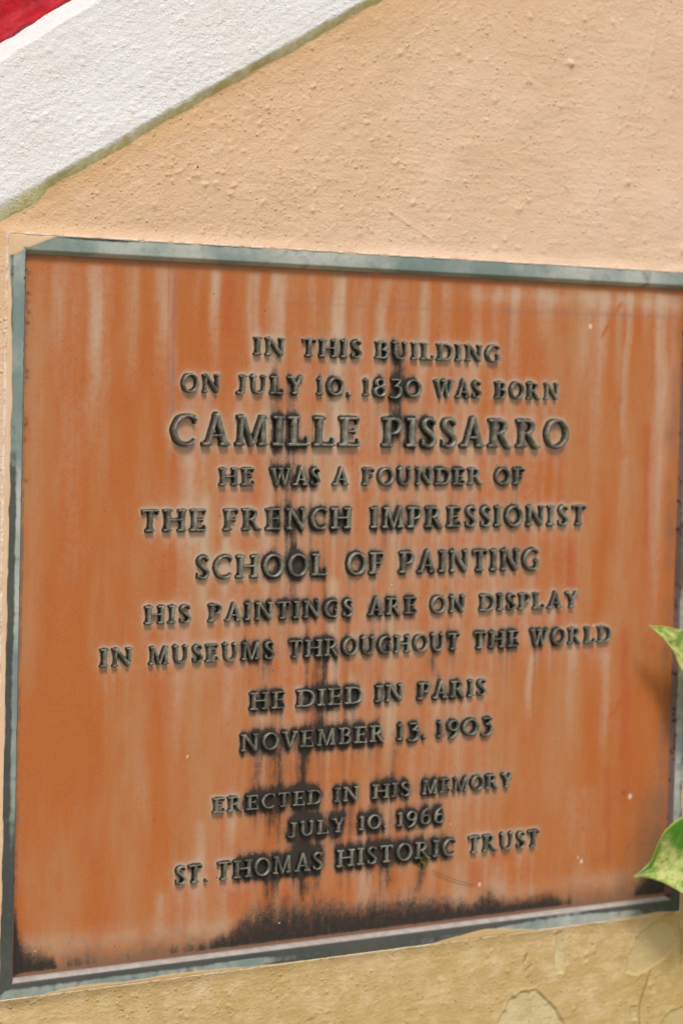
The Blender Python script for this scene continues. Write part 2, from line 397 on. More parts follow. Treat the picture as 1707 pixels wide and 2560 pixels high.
def glyph_field(ch):
    if ch in GD: return GD[ch]
    w, strokes = G[ch]
    xs = np.arange(-.14, w + .16, STEP); ys = np.arange(-.26, 1.26, STEP)
    X, Y = np.meshgrid(xs, ys)
    d = np.full(X.shape, -9.0)
    for s in strokes: d = np.maximum(d, s(X, Y))
    GD[ch] = (xs, ys, X, Y, d, w); return GD[ch]
ME = {}
def glyph_mesh(ch):
    if ch in ME: return ME[ch]
    xs, ys, X, Y, d, w = glyph_field(ch)
    d = d + .010 * (fbm(X * 14 + 3 * ord(ch), Y * 14, 31, 2) - .5) * 2
    e = .046
    t = np.clip(d / e, -.5, 1.0)
    h = np.where(t > 0, 1 - (1 - np.clip(t, 0, 1)) ** 2.2, t)
    h = h + np.clip(d - e, 0, .1) * 1.6 + .035 * (fbm(X * 9, Y * 9, 5 + ord(ch), 3) - .5) * (t > .8)
    keep = np.maximum(np.maximum(d[:-1, :-1], d[1:, :-1]), np.maximum(d[:-1, 1:], d[1:, 1:])) > -.012
    ny, nx = X.shape; idx = np.arange(nx * ny).reshape(ny, nx)
    q = np.stack([idx[:-1, :-1], idx[:-1, 1:], idx[1:, 1:], idx[1:, :-1]], -1).reshape(-1, 4)[keep.ravel()]
    co = np.stack([X, -h, Y], -1).reshape(-1, 3)
    used = np.zeros(nx * ny, bool); used[q.ravel()] = True; rm = np.cumsum(used) - 1
    me = mesh_np('glyph', co[used], rm[q], True, {'side_shade': (1 - sstep(.35, .95, h)).ravel()[used]})  # shade painted into the letter sides, darkest at the base
    me.materials.append(M_letter)
    ME[ch] = me; return me

LINES = [  # baseline v, cap height, words with their left and right ends (mm on the plaque)
[70.9,14.5,[("IN",205.0,234.0),("THIS",250.4,309.5),("BUILDING",323.7,455.1)]],
[101.7,14.6,[("ON",137.6,173.4),("JULY",188.8,252.9),("10,",265.5,301.2),("1830",311.6,371.9),("WAS",384.7,435.1),("BORN",450.1,520.8)]],
[143.7,24.8,[("CAMILLE",128.8,310.0),("PISSARRO",332.7,532.1)]],
[175.2,14.2,[("HE",175.0,208.3),("WAS",222.2,271.2),("A",283.9,300.4),("FOUNDER",313.9,439.9),("OF",452.2,485.1)]],
[211.1,17.7,[("THE",103.5,163.8),("FRENCH",179.7,303.8),("IMPRESSIONIST",323.5,555.8)]],
[249.1,18.5,[("SCHOOL",154.6,280.9),("OF",300.1,337.8),("PAINTING",354.2,504.4)]],
[283.4,14.4,[("HIS",109.3,150.9),("PAINTINGS",167.3,307.1),("ARE",322.6,373.3),("ON",387.3,424.6),("DISPLAY",440.0,550.2)]],
[315.4,14.5,[("IN",70.0,98.5),("MUSEUMS",113.1,230.3),("THROUGHOUT",244.8,419.5),("THE",434.3,484.6),("WORLD",495.8,588.5)]],
[356.1,14.3,[("HE",208.7,242.4),("DIED",253.7,319.4),("IN",332.7,361.7),("PARIS",377.1,449.3)]],
[389.2,14.1,[("NOVEMBER",200.2,343.6),("13,",355.9,387.5),("1903",397.6,457.7)]],
[436.9,12.1,[("ERECTED",175.7,280.3),("IN",293.4,317.8),("HIS",331.9,370.8),("MEMORY",383.2,481.6)]],
[462.2,12.1,[("JULY",248.1,304.8),("10,",318.6,348.2),("1966",358.0,408.0)]],
[491.6,14.8,[("ST.",141.7,172.7),("THOMAS",180.8,282.8),("HISTORIC",297.7,420.8),("TRUST",434.8,513.5)]],
]
plaque = empty('memorial_plaque', (PW / 2 * MM, 0, -PH * MM))
tag(plaque, 'cast bronze plaque with raised dark lettering, orange weathered field and green rim', 'plaque')
OFF = Vector((-PW / 2 * MM, 0, PH * MM))
gu = np.arange(0, PW + .5, 1.0); gv = np.arange(0, PH + .5, 1.0)
cov = np.zeros((len(gv), len(gu)))
placed = []
for base, cap, words in LINES:
    for wd, u0, u1 in words:
        ws = [G[c][0] for c in wd]
        # inked extents of a glyph run from .02 to w-.02
        n = len(wd); tot = sum(ws) * cap
        gap = (u1 - u0 - tot) / max(1, n - 1); sx = 1.0
        if n == 1: sx = (u1 - u0) / tot; gap = 0
        else:
            lo, hi = .10 * cap, .22 * cap
            if gap < lo: sx = (u1 - u0 - lo * (n - 1)) / tot; gap = lo
            if gap > hi: sx = (u1 - u0 - hi * (n - 1)) / tot; gap = hi
        x = u0
        for c, w in zip(wd, ws):
            placed.append((c, x, base, cap, sx)); x += w * cap * sx + gap
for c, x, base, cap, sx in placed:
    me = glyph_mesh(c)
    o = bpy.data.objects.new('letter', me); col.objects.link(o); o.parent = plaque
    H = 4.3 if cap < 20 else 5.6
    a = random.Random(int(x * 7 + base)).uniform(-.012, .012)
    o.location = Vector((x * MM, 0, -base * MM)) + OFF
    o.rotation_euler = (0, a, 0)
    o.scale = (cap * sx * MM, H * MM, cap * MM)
    xs, ys, X, Y, d, w = glyph_field(c)
    iu = np.arange(max(0, int(x - 4)), min(len(gu), int(x + w * cap * sx + 5)))
    iv = np.arange(max(0, int(base - cap * 1.25)), min(len(gv), int(base + cap * .3)))
    gx = np.clip(((iu - x) / (cap * sx) + .14) / STEP, 0, len(xs) - 1).astype(int)
    gy = np.clip((((base - iv) / cap) + .26) / STEP, 0, len(ys) - 1).astype(int)
    cov[np.ix_(iv, iu)] = np.maximum(cov[np.ix_(iv, iu)], (d[np.ix_(gy, gx)] > 0).astype(float))

# ------------------------------------------------------------------ the recessed field with its stains and painted-in letter shade
U, V = np.meshgrid(gu, gv)
halo = blur(cov, 2.0); halo2 = blur(cov, 4.0)
BL = {0: [(330, 350, .7), (255, 305, .45)], 1: [(225, 254, .8), (268, 302, .6), (325, 368, 1.), (388, 430, .5)],
      2: [(226, 264, .9), (345, 388, .9), (400, 440, .3)], 3: [(225, 272, 1.), (340, 420, .7), (452, 486, .6)],
      4: [(228, 306, .9), (325, 400, .8), (400, 500, .5)], 5: [(215, 284, .9), (300, 338, .6), (354, 500, .5)],
      6: [(200, 312, .9), (322, 374, .7), (387, 424, .5), (440, 480, .3)], 7: [(196, 305, 1.), (312, 350, .6), (385, 486, .8), (495, 530, .9)],
      8: [(210, 250, 1.), (262, 320, .9), (332, 430, .7)], 9: [(200, 346, 1.05), (355, 402, .8), (402, 458, .45)],
      10: [(205, 285, 1.1), (293, 322, .9), (331, 405, 1.), (405, 480, .35)], 11: [(240, 410, 1.15)], 12: [(200, 290, 1.2), (296, 415, 1.1), (415, 430, .6)]}
bw = np.zeros_like(cov)
for i, (base, cap, _) in enumerate(LINES):
    for a, b, s in BL[i]:
        m = sstep(a - 6, a + 5, U) * (1 - sstep(b - 5, b + 6, U)) * sstep(base - cap - 12, base - cap - 4, V) * (1 - sstep(base + 3, base + 9, V))
        bw = np.maximum(bw, m * s)
bw *= .35 + 1.1 * fbm(U / 6, V / 9, 41, 4)
def drip(src, Lmin, Lmax, seed, scale=5):
    L = Lmin + (Lmax - Lmin) * sstep(.3, .85, fbm(gu / scale, gu * 0, seed, 2)) ** 1.6
    dec = np.exp(-1 / L); out = np.zeros_like(src); acc = np.zeros(src.shape[1])
    for r in range(src.shape[0]):
        acc = np.maximum(acc * dec, src[r]); out[r] = acc
    return out
bsrc = np.clip(cov * bw, 0, 1.2)
bd = blur(drip(bsrc, 3, 34, 51, 4), .8)
bd[cov > .5] = 0
up = blur(drip(bsrc[::-1], 1.5, 8, 57, 3)[::-1], .7)     # soot creeping above letters
halo3 = blur(cov, 6.0) * sstep(330, 420, V)
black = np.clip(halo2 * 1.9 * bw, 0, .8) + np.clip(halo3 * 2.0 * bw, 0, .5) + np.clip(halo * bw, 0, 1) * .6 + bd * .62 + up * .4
# central soot columns
for uc, v0, v1, s, wd_ in [(226, 60, 175, .45, 3.5), (243, 100, 215, .5, 4), (247, 205, 300, .5, 4), (250, 215, 262, .6, 3), (349, 60, 150, .75, 4), (354, 75, 90, .4, 6), (372, 120, 140, .4, 5),
                           (218, 370, 460, .55, 5), (238, 390, 470, .7, 5), (262, 390, 500, .75, 6), (283, 300, 390, .5, 4), (268, 440, 530, .6, 8), (232, 490, 530, .55, 6), (355, 390, 440, .4, 4), (385, 490, 530, .75, 4), (350, 470, 530, .5, 6), (222, 315, 345, .6, 4), (272, 320, 400, .55, 3), (300, 440, 480, .4, 8), (238, 70, 78, .3, 5), (395, 318, 345, .7, 4), (415, 320, 335, .4, 6)]:
    wob = (fbm(V / 18, V * 0 + uc, 61, 2) - .5) * 7
    black += s * np.exp(-((U - uc - wob) / (wd_ * 1.5)) ** 2) * sstep(v0 - 10, v0 + 10, V) * (1 - sstep(v1 - 26, v1 + 8, V)) * (.45 + 1.0 * fbm(U / 2.2, V / 13, 121, 3))
# the black growth along the foot
hb = np.interp(gu, [0, 6, 12, 34, 40, 90, 150, 195, 204, 212, 234, 268, 300, 312, 334, 366, 408, 440, 449, 453, 462, 476, 500, 523, 541, 580, 628, 636, 646, 664],
               [45, 20, 13, 10, 4, 3, 4, 9, 20, 25, 30, 27, 25, 20, 22, 22, 18, 11, 12, 19, 19, 9, 9, 13, 7, 2, 4, 14, 21, 24])
hb = blur(hb[None].repeat(3, 0), 3)[1] + (fbm(gu / 7, gu * 0, 71, 4) - .5) * 7
low = PH - V
black = np.maximum(black, 1.15 * (1 - sstep(hb[None] * .35, hb[None] * 1.8 + 4, low + 0 * U)) * sstep(2, 8, hb[None] + 0 * U) * sstep(0.8, 4.2, low))
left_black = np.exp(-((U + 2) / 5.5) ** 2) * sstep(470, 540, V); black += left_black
soot = np.exp(-((U - 300 - (V - 400) * -.1) / 115) ** 2) * sstep(40, 250, V) * (.25 + .35 * sstep(380, 500, V))
black += soot * np.clip(blur(cov, 5) * 3, 0, 1) * 1.3 * fbm(U / 5, V / 18, 123, 3)
grime_dark = np.maximum(np.exp(-low / 13) * (.75 + .5 * fbm(U / 5, V / 10, 77, 3)), .55 * np.exp(-((U - 657) / 9) ** 2) * (.3 + .7 * fbm(V / 20, V * 0, 79, 3)))  # grime along the foot, darker strip down the right edge
grime_dark = np.maximum(grime_dark, .55 * np.exp(-V / 5)) + .9 * (U < 2.2) * fbm(U * 0, V / 5, 80, 3)  # darker along the top and left edges
grime_dark += .5 * np.exp(-((U - 640) / 22) ** 2 - ((V - 505) / 60) ** 2)  # darker patch towards the lower right corner
# pale run-off
halo1 = blur(cov, 1.3)
pale = .68 * np.clip(halo1 * 3.0 * (1 - np.clip(bw * .9, 0, 1)), 0, 1) + .45 * np.clip(halo2 * 2.4, 0, 1) + .58 * np.clip(blur(cov, 14) * 3.2, 0, 1) * fbm(U / 10, V / 50, 119, 4) * 1.6
psrc = np.clip(cov, 0, 1)
gaps = drip(np.clip(halo * 1.5 - cov, 0, 1), 6, 60, 83, 4)
pale += .62 * blur(gaps, 1.2) * (1 - .3 * bw)
for uc, s, wd_, v1 in [(27, .6, 7, 80), (59, 1.0, 6.5, 150), (70, .45, 7, 200), (94, .6, 7, 130), (118, .7, 7, 110), (128, .5, 6, 150), (169, 1.0, 5.5, 75), (152, .4, 5, 60), (205, .95, 6.5, 110), (230, .9, 6, 90), (222, .6, 4, 50),
                       (288, 1.15, 6.5, 150), (262, .5, 5, 70), (312, .5, 7, 60), (333, .75, 6, 100), (374, .8, 6, 90), (352, .5, 8, 60), (398, .5, 6, 60), (430, .55, 7, 80), (472, .7, 6, 80), (452, .5, 5, 70), (505, .6, 12, 60), (549, .7, 9, 110), (572, .7, 6, 80), (600, .95, 5, 170), (588, .5, 5, 120), (622, .5, 5, 60),
                       (640, 1.0, 9, 330), (655, .6, 6, 200), (565, .55, 8, 250), (40, .4, 12, 330), (12, .35, 6, 300)]:
    wob = (fbm(V / 40, V * 0 + uc, 91, 2) - .5) * 6
    pale += s * .72 * np.exp(-np.abs((U - uc - wob) / wd_) ** 3) * sstep(1, 9, V) * (1 - sstep(v1 * .35, v1 * 1.25, V)) * (.55 + .8 * fbm(U / 6, V / 45, 93, 3))
for uc, s, wd_, v0, v1 in [(150, .7, 6, 145, 250), (163, .6, 5, 180, 290), (183, .6, 5, 215, 275), (268, .7, 6, 143, 215), (290, .8, 6, 250, 420), (300, .6, 6, 160, 240), (310, .6, 6, 330, 400), (500, .7, 5, 320, 400), (545, .6, 6, 315, 420), (585, .7, 6, 320, 440), (600, .4, 8, 150, 330),
                           (130, .7, 7, 495, 548), (165, .6, 6, 440, 545), (196, .7, 6, 440, 470), (330, .7, 10, 495, 530), (430, .4, 10, 495, 548), (470, .5, 12, 500, 540), (560, .4, 20, 440, 530), (110, .4, 8, 380, 460), (140, .35, 9, 320, 420), (440, .4, 9, 420, 470), (190, .5, 6, 320, 380)]:
    wob = (fbm(V / 40, V * 0 + uc, 95, 2) - .5) * 5
    pale += s * .7 * np.exp(-np.abs((U - uc - wob) / wd_) ** 2.5) * sstep(v0 - 3, v0 + 8, V) * (1 - sstep(v0 + (v1 - v0) * .4, v1 + 10, V)) * (.6 + .7 * fbm(U / 6, V / 35, 97, 3))
pale += .55 * np.exp(-((low - 20) / 12) ** 2) * (.4 + .8 * fbm(U / 25, V / 20, 99, 3))
pale += .5 * np.exp(-((V - 14) / 8) ** 2) * sstep(360, 460, U) * (.4 + .9 * fbm(U / 20, V / 9, 101, 3))
pale += .45 * np.exp(-((U - 300) / 170) ** 2) * (fbm(U / 8, V / 70, 129, 4) - .3) + .18 * fbm(U / 30, V / 60, 131, 3)
pale *= 1 - .9 * np.exp(-(((U - 581 + (V - 29) * .69) / 2.2) ** 2)) * sstep(12, 18, V) * (1 - sstep(42, 50, V))
# rust-red bare streaks
rust = np.zeros_like(cov)
for uc, wd_, v0, v1 in [(590, 5, 425, 520), (612, 3, 360, 388), (330, 6, 500, 545), (250, 7, 500, 525), (395, 8, 180, 205), (405, 6, 150, 170), (345, 5, 215, 240), (445, 5, 500, 530), (470, 4, 500, 530), (165, 3.5, 500, 530), (195, 4, 500, 525), (625, 9, 120, 330), (180, 8, 10, 60), (540, 8, 220, 330), (606, 7, 300, 470)]:
    rust += np.exp(-((U - uc - (V - v0) * .06) / wd_) ** 2) * sstep(v0 - 5, v0 + 8, V) * (1 - sstep(v1 - 12, v1 + 5, V)) * (.4 + .9 * fbm(U / 5, V / 14, 103, 3))
rust += .8 * np.clip(blur(drip(cov * (fbm(U / 9, V / 30, 104, 2) > .5), 5, 40, 105, 5), 1.5) - halo, 0, 1)
rust += 1.0 * sstep(3.8, 2.5, low) * sstep(-1, .3, low) + .8 * np.exp(-(((U - 601 + (V - 373) * .9) / 3.5) ** 2)) * sstep(360, 368, V) * (1 - sstep(380, 388, V))
line = np.zeros_like(cov)
for (ua, va, ub, vb, s, t) in [(125, 2, 127, 124, .8, .8), (131, 8, 131, 121, 1., 1.5), (137, 150, 138.5, 186, .45, .8), (129, 145, 130, 185, .35, .8), (230, 28, 425, 28, .45, 1.2), (240, 22, 410, 22, .25, 1.), (446, 27, 661, 25, .5, 2.), (464, 21, 465, 89, .6, 1.7), (51, 88, 50, 131, .5, .5)]:
    e = np.array([ub - ua, vb - va]); L = np.hypot(*e); e = e / L
    t_ = (U - ua) * e[0] + (V - va) * e[1]; p = np.abs(-(U - ua) * e[1] + (V - va) * e[0])
    line += s * np.exp(-(p / t) ** 2) * sstep(-2, 3, t_) * (1 - sstep(L - 6, L + 2, t_)) * (.4 + .9 * fbm(t_ / 9, t_ * 0, 107, 2))
black += .75 * np.clip(halo1 * 1.6, 0, 1) * fbm(U / 3, V / 4, 127, 3)  # dark ring round each letter: shadow painted into the field colour
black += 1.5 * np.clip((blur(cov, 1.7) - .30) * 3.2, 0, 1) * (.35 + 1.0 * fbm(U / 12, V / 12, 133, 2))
speck = np.zeros_like(cov)
for a, b, r in [(556, 37, 2.0), (619, 456, 2.2), (564, 510, 1.7), (560, 506, 1.0), (450, 520, 1.6), (200, 250, .9), (152, 390, 1.0), (570, 300, 1.1)]:
    speck += np.exp(-(((U - a) / r) ** 2 + ((V - b) / (r * 1.1)) ** 2) ** 2)
for a, b in [(4, v) for v in (14, 30, 36, 44, 52, 88, 93, 124, 128, 140, 171)] + [(613, 452)]:
    black += .6 * np.exp(-((U - a + 1.5) / 2.4) ** 2 - ((V - b) / (2.0)) ** 2)
W = (fbm(U / 30, V / 30, 111, 3) - .5) * .35
W[:, 0] = W[:, -1] = 0; W[0] = W[-1] = 0
grime_dark += .35 * fbm(U / 18, V / 22, 137, 4) ** 2
clipA = lambda a: np.clip(a, 0, 1.3)
me = grid_mesh('field', U - PW / 2, V - PH, W, attrs=dict(black=clipA(black), pale=clipA(pale * .86), grime_dark=clipA(grime_dark), rust=np.clip(rust, 0, 1), line=np.clip(line, 0, 1), speck=np.clip(speck * .75, 0, 1)))
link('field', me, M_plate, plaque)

# ------------------------------------------------------------------ the rim
def build_rim():
    # profile: (fraction 0..1 of the rim width, w, flags)
    prof = [(-.10, .6)]                                     # tucked below the field
    prof += [(.0, .0), (.07, -2.6), (.14, -4.9), (.18, -5.7), (.22, -RD)]
    prof += [(f, -RD - .15 * math.sin(math.pi * (f - .22) / .7)) for f in np.linspace(.28, .90, 16)]
    prof += [(.94, -RD + .1), (.98, -RD + .6), (1.0, -RD + 1.6), (1.0, 6.0)]
    vs, qs, A = [], [], dict(paint=[], dark=[], dust=[], inner=[], low=[])
    def side(p0, p1, o0, o1, nrm, width, wo0, wo1, n, kind):
        """p0->p1 inner corners; corner offsets (mitre) run outwards"""
        b0 = len(vs)
        for i in range(n + 1):
            t = i / n
            for (f, w) in prof:
                off = f * width
                a = np.array(p0) + np.array(o0) * f; b = np.array(p1) + np.array(o1) * f
                P = a + (b - a) * t
                vs.append((P[0], P[1], w, f, kind, t))
        m = len(prof)
        for i in range(n):
            for j in range(m - 1):
                a = b0 + i * m + j
                qs.append((a, a + 1, a + m + 1, a + m))
    side((0, 0), (PW, 0), (-RL, -RT), (RR, -RT), 0, RT, 0, 0, 620, 0)
    side((PW, 0), (PW, PH), (RR, -RT), (RR, RB), 0, RR, 0, 0, 520, 1)
    side((PW, PH), (0, PH), (RR, RB), (-RL, RB), 0, RB, 0, 0, 620, 2)
    side((0, PH), (0, 0), (-RL, RB), (-RL, -RT), 0, RL, 0, 0, 520, 3)
    a = np.array(vs); u, v, w, f, kd = a[:, 0], a[:, 1], a[:, 2], a[:, 3], a[:, 4]
    nz = fbm(u / 16, v / 16, 201, 4); nf = fbm(u / 4, v / 4, 205, 3)
    paint = np.zeros(len(a))
    d_top = v + RT; d_left = u + RL; d_right = PW + RR - u; d_bot = PH + RB - v
    # left margin: paint covers the outer few millimetres from v=40 down
    ml = np.interp(v, [-14, 6, 40, 100, 300, 540, 570], [0, 1.6, 4.2, 5.6, 5.0, 4.6, 2.5]) + (nz - .5) * 2.4
    paint = np.maximum(paint, sstep(-.35, .35, ml - d_left))
    mt = .7 + (nz - .5) * 3.0
    paint = np.maximum(paint, sstep(-.35, .35, mt - d_top))
    cs = sdist([(-40, 3.5), (-13.5, 1.6), (4, -6.2), (22, -13.6), (70, -14.2), (70, -40), (-40, -40)], u + (nz - .5) * 2, v)
    paint = np.maximum(paint, sstep(-.35, .35, cs))
    mb = .6 + (nz - .5) * 2 + 3.4 * np.exp(-((u - 150) / 60) ** 2) + 6.5 * np.exp(-((u - 455) / 42) ** 2) + 3.2 * np.exp(-((u - 60) / 30) ** 2) + 2.2 * np.exp(-((u - 640) / 40) ** 2)
    paint = np.maximum(paint, sstep(-.35, .35, mb - d_bot))
    mr = .5 + (nz - .5) * 2.2 + 2.0 * (v > 430) * (v < 470) + 3.5 * np.exp(-((v - 265) / 25) ** 2)
    paint = np.maximum(paint, sstep(-.35, .35, mr - d_right))
    paint *= (f > .3)
    low_ = sstep(430, 560, v)  # same yellow bounce tint for the paint on the lower rim
    dark = np.zeros(len(a))
    fl = (kd == 3); dark += fl * (.12 + .75 * sstep(90, 200, v) * (1 - sstep(9, 13, d_left)) + .75 * sstep(380, 470, v) * sstep(9, 14, d_left) + .2 * sstep(400, 540, v))
    dark += fl * .5 * np.exp(-((d_left - 4 - v * .02) / 1.8) ** 2) * (v < 60)
    fb = (kd == 2); dark += fb * (.35 + .75 * sstep(.62, .30, f) + .5 * np.exp(-((u - 330) / 130) ** 2) - .55 * np.exp(-((u - 540) / 60) ** 2) + .45 * sstep(610, 640, u) - .5 * np.exp(-((u - 205) / 26) ** 2) * (f > .45))
    dark += fb * .5 * sstep(.75, .95, f) * np.exp(-((u - 240) / 60) ** 2)
    ft = (kd == 0); dark += ft * (1.2 * np.exp(-((u - 55) / 40) ** 2) * sstep(.70, .95, f) + .35 * np.exp(-((u - 345) / 18) ** 2) + .45 * np.exp(-((u - 614) / 7) ** 2) + .25 * np.exp(-((u - 250) / 30) ** 2) - .02)
    fr = (kd == 1); dark += fr * (.30 + .45 * np.exp(-((v - 245) / 35) ** 2) + .5 * sstep(480, 540, v) + .3 * sstep(.5, .9, f))
    dust = fb * sstep(.24, .15, f) * sstep(-.02, .03, f)
    inner = (fr | fl) * (f < .2) * 1.0
    w = np.where(paint > 0, w - .35 * paint * (f < .97), w)
    w = w - (nf - .5) * .25 * (f > .2) * (f < .95)
    jag = (fbm(u / 5, v / 5, 211, 3) - .5) * .8 * (f > .9)
    co = np.stack([u - PW / 2, w, -(v - PH)], -1) * MM
    q = np.array(qs)[:, ::-1]
    me = mesh_np('rim', co, q, True, dict(paint=paint, dark=np.clip(dark, 0, 1.2), dust=dust, inner=inner, low=low_))
    return link('rim', me, M_rim, plaque)
build_rim()

# ------------------------------------------------------------------ stucco wall
def build_wall():
    fu = np.arange(-70, 725, 1.15); fv = np.arange(-290, 705, 1.15)
    cu0 = np.array([-2600, -1800, -1200, -800, -500, -300, -180, -110]); cu1 = np.array([780, 860, 1000, 1200, 1500, 2000, 2800, 4000])
    cv0 = np.array([-1700, -1300, -950, -700, -500, -380, -320]); cv1 = np.array([750, 830, 950, 1100, 1300, 1400])
    us = np.concatenate([cu0, fu, cu1]).astype(float); vs = np.concatenate([cv0, fv, cv1]).astype(float)
    hl, hr, ht, hbm = -RL + .8, PW + RR - .8, -RT + .8, PH + RB - .8
    def snap(a, x): i = np.argmin(abs(a - x)); a[i] = x; return i
    il, ir = snap(us, hl), snap(us, hr); it, ib = snap(vs, ht), snap(vs, hbm)
    U, V = np.meshgrid(us, vs)
    W = np.full(U.shape, WALLW)
    n1 = fbm(U / 70, V / 70, 301, 4)
    W -= (n1 - .5) * 4.0
    # trowel and brush marks: horizontal near the plaque, slanting near the white band
    db = -((U + 25.9) * -.4918 + (V + 32.9) * -.8707)          # distance below the band
    al = (U + 25.9) * .8707 + (V + 32.9) * -.4918
    hs = fbm(U / 17, V / 2.6, 311, 3); ds = fbm(al / 16, db / 2.6, 317, 3)
    mixd = sstep(120, 30, db)
    W -= ((hs - .5) * (1 - mixd) + (ds - .5) * mixd) * .55
    W -= (fbm(U / 4.2, V / 3.4, 321, 3) - .5) * .25
    # grit lumps
    dens = .25 + .75 * np.exp(-((U - 210) / 150) ** 2 - ((V + 95) / 70) ** 2) + .25 * (V > 560)
    r = np.random.default_rng(5)
    N = 16000
    pu = r.uniform(-60, 715, N); pv = r.uniform(-285, 700, N)
    pd = .3 + .7 * np.exp(-((pu - 210) / 170) ** 2 - ((pv + 95) / 80) ** 2) + .25 * (pv > 560)
    ok = (r.random(N) < pd) & ~((pu > hl) & (pu < hr) & (pv > ht) & (pv < hbm))
    pu, pv = pu[ok], pv[ok]
    pr = .85 + r.random(len(pu)) ** 5 * 1.8; ph = .3 + r.random(len(pu)) ** 2 * 1.2
    iu = np.searchsorted(us, pu); iv = np.searchsorted(vs, pv)
    for a, b, rr, hh, i, j in zip(pu, pv, pr, ph, iu, iv):
        k = 6; su = slice(max(0, i - k), i + k); sv = slice(max(0, j - k), j + k)
        q = ((U[sv, su] - a) / rr) ** 2 + ((V[sv, su] - b) / (rr * .85)) ** 2
        W[sv, su] -= hh * np.exp(-q)
    for a, b, rr, hh in [(522, -188, 3.6, 2.4), (475, -170, 2.4, 1.4), (470, -60, 4, 1.5), (660, -35, 4.5, 2), (445, -25, 3, 1.5), (480, -250, 3, 1.2)]:
        W -= hh * np.exp(-(((U - a) / rr) ** 2 + ((V - b) / (rr * .8)) ** 2))
    # coats of paint built up into a lip against the rim
    dx = np.maximum(np.maximum(hl - U, U - hr), 0); dy = np.maximum(np.maximum(ht - V, V - hbm), 0); dr = np.hypot(dx, dy)
    lipn = fbm((U + V) / 6, (U - V) / 30, 331, 3)
    W = W + (-RD + .2 - W) * np.exp(-(dr / 6) ** 2)
    W -= (-.1 + 1.3 * lipn) * np.exp(-(dr / 1.8) ** 2)
    lip = np.exp(-(dr / 1.5) ** 4) * sstep(.25, .6, lipn) * (V < 570) * (1 - .6 * sstep(300, 560, V))  # light caught by the lip, painted in as a pale edge
    # scratches above the plaque
    for (ua, va, ub, vb, s, t) in [(623, -245, 600, -150, .5, 1.2), (600, -150, 585, -80, .4, 1.), (330, -52, 365, -36, .6, 1.1), (365, -36, 380, -28, .7, 1.1)]:
        e = np.array([ub - ua, vb - va]); L = np.hypot(*e); e = e / L
        t_ = (U - ua) * e[0] + (V - va) * e[1]; p = np.abs(-(U - ua) * e[1] + (V - va) * e[0])
        W -= s * np.exp(-(p / t) ** 2) * sstep(-2, 3, t_) * (1 - sstep(L - 6, L + 2, t_))
    # peeled patches
    peel = np.zeros_like(W); dark = np.zeros_like(W)
    fine = (U > 440) & (U < 720) & (V > 555) & (V < 705)
    wob = (fbm(U / 5, V / 5, 341, 3) - .5) * 5
    polys = [[(455, 700), (471.5, 642.5), (485.4, 623.1), (496.8, 618.5), (513.9, 618.1), (524.7, 627.8), (536.9, 638.1), (546.1, 651.8), (556, 700)],
             [(617.1, 615.2), (619.7, 597.7), (628.3, 584.8), (645.1, 573.4), (656.0, 569.8), (671.9, 577.2), (677.5, 594.4), (663.4, 607.2), (642.0, 615.4), (631.6, 619.0)],
             [(533.3, 569), (541.0, 568.7), (544.0, 590), (543.5, 606.9), (536.1, 606.1), (533, 590)],
             [(622.6, 645.2), (631.8, 646.3), (632.3, 659.2), (624.6, 658.2)],
             [(658.6, 675), (660, 665.7), (672.8, 656.4), (700.0, 654.3), (720, 690), (680, 700)]]
    for i, P in enumerate(polys):
        sd_ = np.full(W.shape, -50.0); sd_[fine] = sdist(P, (U + wob)[fine], (V + wob * .6)[fine])
        m = sstep(-.6, .8, sd_); 
        soft = 1.3 if i in (0,) else .9
        peel = np.maximum(peel, m * (1.0 if i in (0, 2) else .62))
        W += m * soft
        W -= .5 * np.exp(-((sd_ + 1.0) / 1.2) ** 2)
        if i == 0: dark = np.maximum(dark, .25 * np.exp(-((sd_ - .3) / .7) ** 2))
    for pts, wd_, s in [([(646.8, 615.9), (640, 632.2), (634.3, 649.9), (636, 665)], 1.0, .55), ([(678, 575), (684, 590), (683, 615)], .9, .4), ([(502, 585), (498, 593)], .9, .7), ([(507, 595), (500, 600)], .9, .6), ([(508, 604), (503, 606)], .8, .6), ([(683, 605), (696, 603)], .9, .5),
                        ([(486, 621), (490, 622)], 1.0, .6)]:
        for (a, b), (c, d) in zip(pts[:-1], pts[1:]):
            e = np.array([c - a, d - b]); L = np.hypot(*e); e = e / L
            t_ = (U - a) * e[0] + (V - b) * e[1] + 0; p = np.abs(-(U - a) * e[1] + (V - b) * e[0] + wob * .25)
            g = np.exp(-(p / wd_) ** 2) * (t_ > -.5) * (t_ < L + .5)
            dark = np.maximum(dark, g * s); W += g * .5
    # a few dark pinholes and chips where the paint meets the rim
    chips = sstep(.66, .74, fbm(U / 7, V / 7, 351, 3)) * np.exp(-(dr / 1.3) ** 2) * (dr > 0)
    dark = np.maximum(dark, chips * .8)
    ochre = sstep(430, 600, V + (fbm(U / 60, V / 60, 361, 3) - .5) * 120)  # yellow bounced light tinted into the lower wall colour
    ochre = np.maximum(ochre, sstep(300, 600, V + 0.3 * (U - 660)) * .8)
    tan = np.exp(-np.clip(db - 8, 0, 400) / 60) * (.65 + .7 * fbm(U / 22, V / 22, 371, 3))
    green = .75 * np.exp(-((db) / 4.5) ** 2) * sstep(.25, .6, fbm(al / 25, db / 8, 381, 3) + .1)
    green = np.maximum(green, .5 * sstep(600, 720, U + .4 * (V - 560)) * (V > 540) * fbm(U / 30, V / 30, 383, 3))  # plant shade in the lower right corner, painted as yellow-brown
    # close the edge of the wall behind the rim
    W = W + 30 * sstep(-45, -75, db)
    inside = np.zeros(U.shape, bool); inside[it + 1:ib, il + 1:ir] = True
    W[inside] = 4.0
